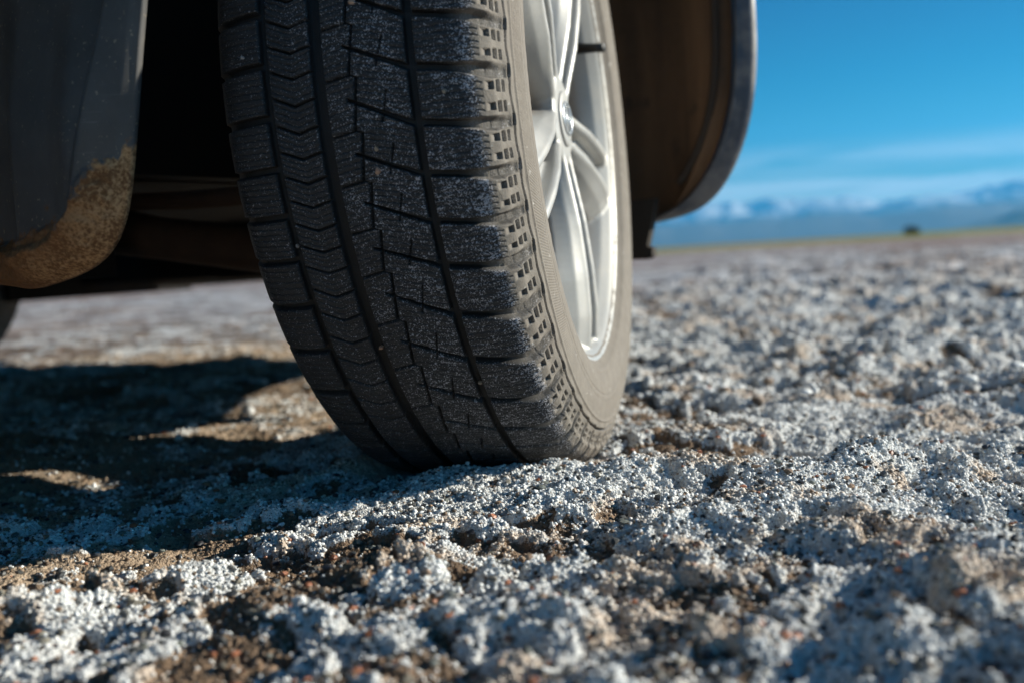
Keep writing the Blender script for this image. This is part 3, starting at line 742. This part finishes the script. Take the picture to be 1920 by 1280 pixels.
# ------------------------------------------------------------------ body parts, in car coordinates (x outboard, y ahead, z up)
def plastic_mat():
    m, n, l, p = new_mat('weathered_black_plastic'); oc = objc(n); mud = attr(n, 'mud').outputs['Fac']
    n1 = noise(n, l, 30, 6, oc, .65); n2 = noise(n, l, 420, 3, oc); n3 = noise(n, l, 8, 4, oc)
    c = mixc(n, l, n1, (0.045, 0.045, 0.045), (0.125, 0.120, 0.115))
    p.inputs['Specular IOR Level'].default_value = 0.3
    # dust specks
    sp = rng(n, l, mth(n, l, 'ADD', noise(n, l, 330, 2, oc, .5), mth(n, l, 'MULTIPLY', n3, .2)), .76, .84)
    c = mixc(n, l, mth(n, l, 'MULTIPLY', sp, .65), c, (0.34, 0.28, 0.20))
    # short slanting scratches
    mp_ = n.new('ShaderNodeMapping'); mp_.inputs['Rotation'].default_value = (0, rad(-52), 0); mp_.inputs['Scale'].default_value = (26, 26, 620); l.new(oc, mp_.inputs[0])
    scv = rng(n, l, noise(n, l, 1.0, 2, mp_.outputs[0], .5), .66, .70)
    scr = attr(n, 'scratch').outputs['Fac']
    c = mixc(n, l, mth(n, l, 'MULTIPLY', scv, scr), c, (0.42, 0.42, 0.40))
    mcol = mixc(n, l, rng(n, l, mth(n, l, 'ADD', mth(n, l, 'MULTIPLY', n2, .5), mth(n, l, 'MULTIPLY', n1, .5)), .42, .60), (0.16, 0.075, 0.03), (0.50, 0.29, 0.14))
    mcol = mixc(n, l, attr(n, 'tanmud').outputs['Fac'], mixc(n, l, n2, (0.10, 0.042, 0.016), (0.30, 0.145, 0.06)), mcol)
    mf = rng(n, l, mth(n, l, 'ADD', mud, mth(n, l, 'MULTIPLY', mth(n, l, 'SUBTRACT', mth(n, l, 'ADD', mth(n, l, 'MULTIPLY', n1, .6), mth(n, l, 'MULTIPLY', noise(n, l, 110, 4, oc, .6), .4)), .5), 2.6)), .36, .60)
    l.new(mixc(n, l, mf, c, mcol), p.inputs['Base Color'])
    l.new(rng(n, l, mf, 0, 1, .52, .9), p.inputs['Roughness'])
    bump(n, l, p, mixc(n, l, mf, n3, n2), .35, .002)
    return m
PLA = plastic_mat()
# mud flap: a moulded sheet with a rounded lower corner and a turned outer edge
FA = -0.42
edge_px = [(266, -260), (263, -80), (262, 0), (259, 60), (254, 160), (248, 260), (242, 330), (236, 400), (224, 440), (206, 474), (180, 499), (148, 516), (118, 527), (95, 534), (70, 543), (45, 546), (32, 539), (8, 536), (-60, 530), (-150, 505), (-215, 440), (-235, 330), (-240, 100), (-240, -260)]
edge = np.array([pix_on_car_plane(px, py, FA)[[0, 2]] for px, py in edge_px])
def build_flap():
    top = edge[0][1]
    # polar-like fill: rings from the outline towards a core line
    s = np.concatenate([[0], np.cumsum(np.linalg.norm(np.diff(edge, axis=0), axis=1))]); n = 700
    ss = np.linspace(0, s[-1], n); ox = np.interp(ss, s, edge[:, 0]); oz = np.interp(ss, s, edge[:, 1])
    k = np.hanning(63); k /= k.sum(); pad = 31
    oxs = np.convolve(np.pad(ox, pad, 'edge'), k, 'valid'); ozs = np.convolve(np.pad(oz, pad, 'edge'), k, 'valid')
    cx = (edge[:, 0].max() + edge[:, 0].min()) / 2
    zlo = edge[:, 1].min()
    core_z = np.clip(ozs, zlo + .10, top); core_x = np.full(n, cx)
    m = 150; t = (np.linspace(0, 1, m)) ** 1.6                        # 0 at the rim
    X = oxs[:, None] * (1 - t) + core_x[:, None] * t; Z = ozs[:, None] * (1 - t) + core_z[:, None] * t
    dist = np.hypot(X - oxs[:, None], Z - ozs[:, None])
    lump = fbm(X * 60, Z * 60, 4, 3)
    rx = edge[:, 0].max() - X                                          # distance from the outer edge
    mud = (1 - sstep(.0, .060, Z - zlo)) * .85 + 1.1 * np.exp(-((dist - .004) / .018) ** 2) * (1 - sstep(.05, .095, Z - zlo)) * (X > cx + .02)
    mud += .40 * (1 - sstep(.0010, .0040, dist)) * (X > cx) * (1 - sstep(.10, .16, Z - zlo))
    tanm = np.exp(-(dist / .022) ** 2) * sstep(cx + .03, cx + .07, X)
    mud = np.clip(mud * (.15 + 1.7 * fbm(X * 38 + Z * 20, Z * 45 - X * 30, 5, 13, .6)) - .04 + .5 * (1 - sstep(.02, .13, Z - zlo)) * fbm(X * 25, Z * 12, 4, 17), 0, 1.2)
    scratch = np.exp(-((rx - .026) / .020) ** 2 - ((Z - zlo - .080) / .026) ** 2)
    fold = .010 * sstep(.022, .034, dist) - .006 * np.exp(-((rx - .075) / .02) ** 2) * sstep(.01, .04, dist)
    lip = -.026 * sstep(-.012, .032, dist) * (1 - .75 * sstep(.09, .22, Z - zlo)) * sstep(cx, cx + .05, X) + .003 * (1 - sstep(0, .006, dist))
    Y = FA + fold + lip  - .0035 * sstep(.35, .6, mud) * sstep(.001, .006, dist) * (.2 + 1.6 * fbm(X * 150, Z * 150, 4, 5)) + .004 * (fbm(X * 9, Z * 9, 2, 2) - .5)
    # outer edge: wrap to the back
    front = np.stack([X, Y, Z], -1)
    back = front[:, :12].copy(); back[..., 1] += .0045
    strip = np.concatenate([back[:, ::-1], front], 1)
    a2 = lambda v: np.concatenate([v[:, :12][:, ::-1], v], 1).ravel()
    return mesh_np('mud_flap', strip.reshape(-1, 3), grid_faces(n, strip.shape[1]), {'mud': a2(mud), 'scratch': a2(scratch), 'tanmud': a2(tanm)})
tag(link('mud_flap', build_flap(), PLA, car), 'black mud flap with dried tan mud along its lower corner')

# bumper corner: outline of the wheel opening edge, then skin swept forward and inboard
BA = 0.455
in_px = [(1368, -330), (1371, -160), (1373, 0), (1376, 88), (1373, 175), (1358, 245), (1336, 306), (1310, 346), (1280, 384), (1227, 410)]
out_px = [(1396, -330), (1405, -160), (1412, 0), (1417, 60), (1416, 131), (1411, 197), (1398, 254), (1380, 306), (1358, 350), (1327, 385), (1290, 404), (1227, 416)]
inn = np.array([pix_on_car_plane(px, py, BA)[[0, 2]] for px, py in in_px])
out = np.array([pix_on_car_plane(px, py, BA + .012)[[0, 2]] for px, py in out_px])
def curve(P, n):
    s = np.concatenate([[0], np.cumsum(np.linalg.norm(np.diff(P, axis=0), axis=1))]); t = np.linspace(0, s[-1], n)
    X = np.interp(t, s, P[:, 0]); Z = np.interp(t, s, P[:, 1]); k = np.ones(5) / 5
    for _ in range(3):
        X[2:-2] = np.convolve(X, k, 'valid'); Z[2:-2] = np.convolve(Z, k, 'valid')
    return X, Z
NB = 60
ix_, iz_ = curve(inn, NB); ox_, oz_ = curve(out, NB)
def build_bumper():
    secs = []
    def sec(X, Z, Y): secs.append(np.stack([X, np.broadcast_to(Y, X.shape), Z], -1))
    sec(ix_ - .004, iz_ + .004, BA + .030)
    sec(ix_, iz_, BA + .006)
    sec(ix_ + .003, iz_ - .001, BA)
    for t in (.25, .5, .75): sec(ix_ * (1 - t) + ox_ * t, iz_ * (1 - t) + oz_ * t, BA + .002 + .010 * t)
    sec(ox_, oz_, BA + .018)
    # sweep forward: the corner turns inboard
    for dy, dx in ((.03, .014), (.06, .032), (.10, .062), (.16, .112), (.22, .165), (.28, .225), (.34, .295), (.40, .38), (.45, .48), (.49, .60), (.52, .75), (.53, .95)):
        u = np.linspace(0, 1, NB)
        zz = oz_ - .0 * u - .075 * sstep(.25, .5, np.array(dy)) * u ** 6
        sec(ox_ - dx, zz, BA + .018 + dy)
    s = np.array(secs)
    return s
bs = build_bumper()
# bumper underside closes inboard
und = bs[6:, -1].copy(); und2 = und.copy(); und2[:, 0] -= .12; und2[:, 1] -= .05; und2[:, 2] += .03
me = mesh_np('bumper', bs.reshape(-1, 3), grid_faces(bs.shape[0], bs.shape[1]))
def paint_mat():
    m, n, l, p = new_mat('dusty_dark_blue_paint'); oc = objc(n)
    n1 = noise(n, l, 22, 6, oc, .6); n2 = noise(n, l, 300, 3, oc)
    c = mixc(n, l, n1, (0.035, 0.045, 0.065), (0.06, 0.072, 0.095))
    d = mth(n, l, 'MULTIPLY', rng(n, l, n1, .38, .68), .55)
    c = mixc(n, l, d, c, (0.27, 0.245, 0.225))
    c = mixc(n, l, mth(n, l, 'MULTIPLY', rng(n, l, n2, .62, .7), .5), c, (0.35, 0.33, 0.31))
    l.new(c, p.inputs['Base Color']); l.new(rng(n, l, n1, .35, .7, .35, .7), p.inputs['Roughness']); return m
PAINT = paint_mat()
tag(link('bumper', me, PAINT, car), 'dusty dark blue bumper corner')
so = bpy.data.objects['bumper'].modifiers.new('thick', 'SOLIDIFY'); so.thickness = .003; so.offset = -1
# arch liner: dirty inner wall behind the bumper edge, from its rim inboard
def dirt_mat():
    m, n, l, p = new_mat('mud_coated_liner'); oc = objc(n)
    mp_ = n.new('ShaderNodeMapping'); mp_.inputs['Scale'].default_value = (14, 14, 2.2); l.new(oc, mp_.inputs[0])
    n1 = noise(n, l, 1.0, 6, mp_.outputs[0], .6); n2 = noise(n, l, 70, 4, oc); n3 = noise(n, l, 18, 3, oc)
    c = mixc(n, l, rng(n, l, n1, .3, .7), (0.060, 0.034, 0.019), (0.20, 0.105, 0.050))
    c = mixc(n, l, mth(n, l, 'MULTIPLY', rng(n, l, n3, .58, .72), .7), c, (0.02, 0.017, 0.015))
    c = mixc(n, l, mth(n, l, 'MULTIPLY', n2, .3), c, (0.24, 0.15, 0.085))
    l.new(c, p.inputs['Base Color']); p.inputs['Roughness'].default_value = .85
    bump(n, l, p, n2, .4, .003); return m
LIN = dirt_mat()
secs = []
for k_, (dy, dx) in enumerate(((.006, 0.004), (.018, .012), (.020, .022), (.010, .030), (.012, .040), (.045, .10), (.055, .18), (.050, .26), (.03, .34), (-.02, .42), (-.12, .50))):
    w = np.clip(dx / .1, 0, 1)
    Z = iz_ * 1.0; X = ix_ - dx * (1 - .0 * w)
    X = np.maximum(X, ix_[-1] - dx - .0) if dx > .05 else X
    zb = iz_[-1] + .004
    Zs = np.linspace(iz_[0], zb, NB) * w + iz_ * (1 - w)
    Xs = (np.full(NB, ix_[:20].mean()) - dx) * w + X * (1 - w)
    if dx > .09: Xs = np.minimum(Xs, np.interp(Zs[::-1], iz_[::-1], ix_[::-1])[::-1] - .01)
    bulge = .04 * np.sin(np.linspace(0, np.pi, NB)) * w
    secs.append(np.stack([Xs, BA + dy + bulge * 0, Zs], -1))
s_ = np.array(secs)
link('arch_liner', mesh_np('arch_liner', s_.reshape(-1, 3), grid_faces(*s_.shape[:2])), LIN, car)
# raised moulding lines of the liner
def ribline(dx, rr_):
    pth = np.stack([ix_[:52] - dx, np.full(52, BA + .012), iz_[:52] + dx * .3], -1); a, b, e = tube_np(pth, rr_, 8); return a, np.concatenate([b, e])
c_, f_ = join_np([ribline(.030, .006)])
link('liner_flange', mesh_np('liner_flange', c_, f_), simple('liner_edge', (0.045, 0.03, 0.02), .8), car)
# small air deflector below the liner
pd0 = pix_on_car_plane(1196, 402, BA - .02); pd1 = pix_on_car_plane(1216, 420, BA - .02); pd2 = pix_on_car_plane(1207, 462, BA - .02); pd3 = pix_on_car_plane(1218, 468, BA - .02); pd4 = pix_on_car_plane(1204, 487, BA - .02)
x1 = pd1[0]; z0 = pd4[2]
pr = [(x1 + .012, pd0[2] + .02), (x1 + .004, pd1[2] - .002), (x1 - .004, pd2[2]), (x1 + .004, pd2[2] - .003), (x1 + .004, z0 + .004), (x1 - .004, z0), (x1 - .16, z0 + .004), (x1 - .22, z0 + .05), (x1 - .24, pd0[2] + .02)]
secs = [[(x_, BA - .02 + yy, z_) for x_, z_ in pr] for yy in (0, .012)]
c_, f_ = loft_np(secs); n_ = len(pr)
bm_ = bpy.data.meshes.new('air_deflector'); bm_.from_pydata([tuple(v) for v in c_], [], [tuple(q) for q in f_] + [tuple(range(n_))[::-1], tuple(range(n_, 2 * n_))]); bm_.update()
link('air_deflector', bm_, simple('deflector_plastic', (0.03, 0.022, 0.016), .8, 0, .3), car)

# underbody: floor, subframe, front shield, inner wing
BLK = simple('near_black_underbody', (0.009, 0.007, 0.0055), .9, 0, .5, 12)  # near black: underside shade put into the colour against bounce light
def ub(): 
    P = []
    P.append(box_np(-1.46, -.34, -.62, .78, .30, .36))               # engine undertray seen edge on
    P.append(box_np(-1.40, -.42, .78, .96, .185, .40))
    P.append(box_np(-1.34, -.40, -.40, -.16, .20, .31)); P.append(box_np(-1.69, -.385, .60, .66, .19, .85))  # second box: dark wall added to cover the bounce-lit grey band
    P.append(box_np(-.36, -.30, -.62, .50, .30, .86))                # inner wing wall
    P.append(box_np(-1.46, -.34, -2.6, -.62, .24, .34))
    P.append(box_np(-1.46, .02, -.6, .5, .86, .90))                  # closes the wheel house above
    P.append(box_np(-1.80, -1.72, -.6, .42, .60, .90))
    P.append(box_np(-1.80, -1.70, .42, .93, .160, .50))
    P.append(box_np(-1.80, -1.70, -2.6, -.6, .19, .50))
    return join_np(P)
c_, f_ = ub()
link('underbody', mesh_np('underbody', c_, f_, None, False), BLK, car)
# front shield, slightly rounded lower edge
sh = []
for x_ in np.linspace(-1.78, -.52, 40):
    e_ = abs((x_ + .77) / .75) ** 3 * .05; zb = .172 + .002 * math.sin(x_ * 9)
    sh.append([(x_, .93 - e_, .40), (x_, .90 - e_, .20), (x_, .905 - e_, zb + .004), (x_, .915 - e_, zb), (x_, .93 - e_, zb + .003), (x_, 1.0 - e_, .25), (x_, 1.02 - e_, .5)])
s_ = np.array(sh)
link('front_lip', mesh_np('front_lip', s_.reshape(-1, 3), grid_faces(*s_.shape[:2], wrap_c=True)), simple('lip_plastic', (0.02, 0.019, 0.018), .7), car)
# suspension arm, drive shaft and track rod between wheel and subframe
a1, b1, e1 = tube_np([(-.12, -.01, .22), (-.25, -.05, .215), (-.40, -.10, .24), (-.50, -.12, .26)], [.022, .026, .024, .03], 12)
a2, b2, e2 = tube_np([(-.10, .0, .32), (-.18, 0, .32), (-.22, 0, .325), (-.45, 0, .34), (-.6, 0, .34)], [.05, .045, .014, .014, .04], 14)
a3, b3, e3 = tube_np([(-.12, -.14, .27), (-.30, -.13, .275), (-.55, -.12, .29)], .010, 10)
a4, b4, e4 = tube_np([(-.16, 0, .36), (-.20, 0, .55), (-.22, 0, .86)], [.03, .035, .07], 14)
c_, f_ = join_np([(a1, np.concatenate([b1, e1])), (a2, np.concatenate([b2, e2])), (a3, np.concatenate([b3, e3])), (a4, np.concatenate([b4, e4]))])
link('suspension', mesh_np('suspension', c_, f_), simple('rusty_suspension', (0.07, 0.04, 0.025), .85, 0, .4, 30), car)
# fender above the wheel and the sill and door behind the flap (above and left of the view)
def fender():
    secs = []
    for y_ in np.linspace(-.46, .46, 47):
        arch = max(.64, .32 + math.sqrt(max(.47 ** 2 - y_ ** 2, 0)) * .90)
        t = abs(y_) / .46; xo = .085 if y_ > -.2 else .085 - .08 * ((-y_ - .2) / .26) ** 2
        xo = float(xo)
        row = [(xo - .035, y_, arch + .003)]
        for zz in np.linspace(0, 1, 9): row.append((xo - .10 * zz ** 2, y_, arch + (1.0 - arch) * zz))
        row += [(xo - .35, y_, 1.03), (-1.5, y_, 1.06)]
        secs.append(row)
    return np.array(secs)
s_ = fender(); link('fender', mesh_np('fender', s_.reshape(-1, 3), grid_faces(*s_.shape[:2])), PAINT, car)
def sidep():
    secs = []
    for y_ in (-.66, -.70, -1.2, -1.8, -2.6):
        secs.append([(-.10, y_, .24), (-.02, y_, .235), (.03, y_, .26), (.05, y_, .34), (.07, y_, .45), (.075, y_, .7), (.03, y_, .95), (-.3, y_, 1.0), (-1.5, y_, 1.02)])
    return np.array(secs)
s_ = sidep(); link('door', mesh_np('door', s_.reshape(-1, 3), grid_faces(*s_.shape[:2])), PAINT, car)

# ------------------------------------------------------------------ haze
hz, hf = box_np(-32000, 32000, -32000, 34000, -60, 3600)
hm = bpy.data.materials.new('haze'); hm.use_nodes = True; hn = hm.node_tree.nodes; hl = hm.node_tree.links; hn.clear()
pv = hn.new('ShaderNodeVolumePrincipled'); pv.inputs['Color'].default_value = (0.08, 0.50, 1.0, 1); pv.inputs['Density'].default_value = 0.00003; pv.inputs['Anisotropy'].default_value = 0.2
ho = hn.new('ShaderNodeOutputMaterial'); hl.new(pv.outputs[0], ho.inputs['Volume'])
haze = link('haze', mesh_np('haze', hz, hf, None, False), hm); tag(haze, 'pale blue haze over the plain', 'haze', kind='stuff')
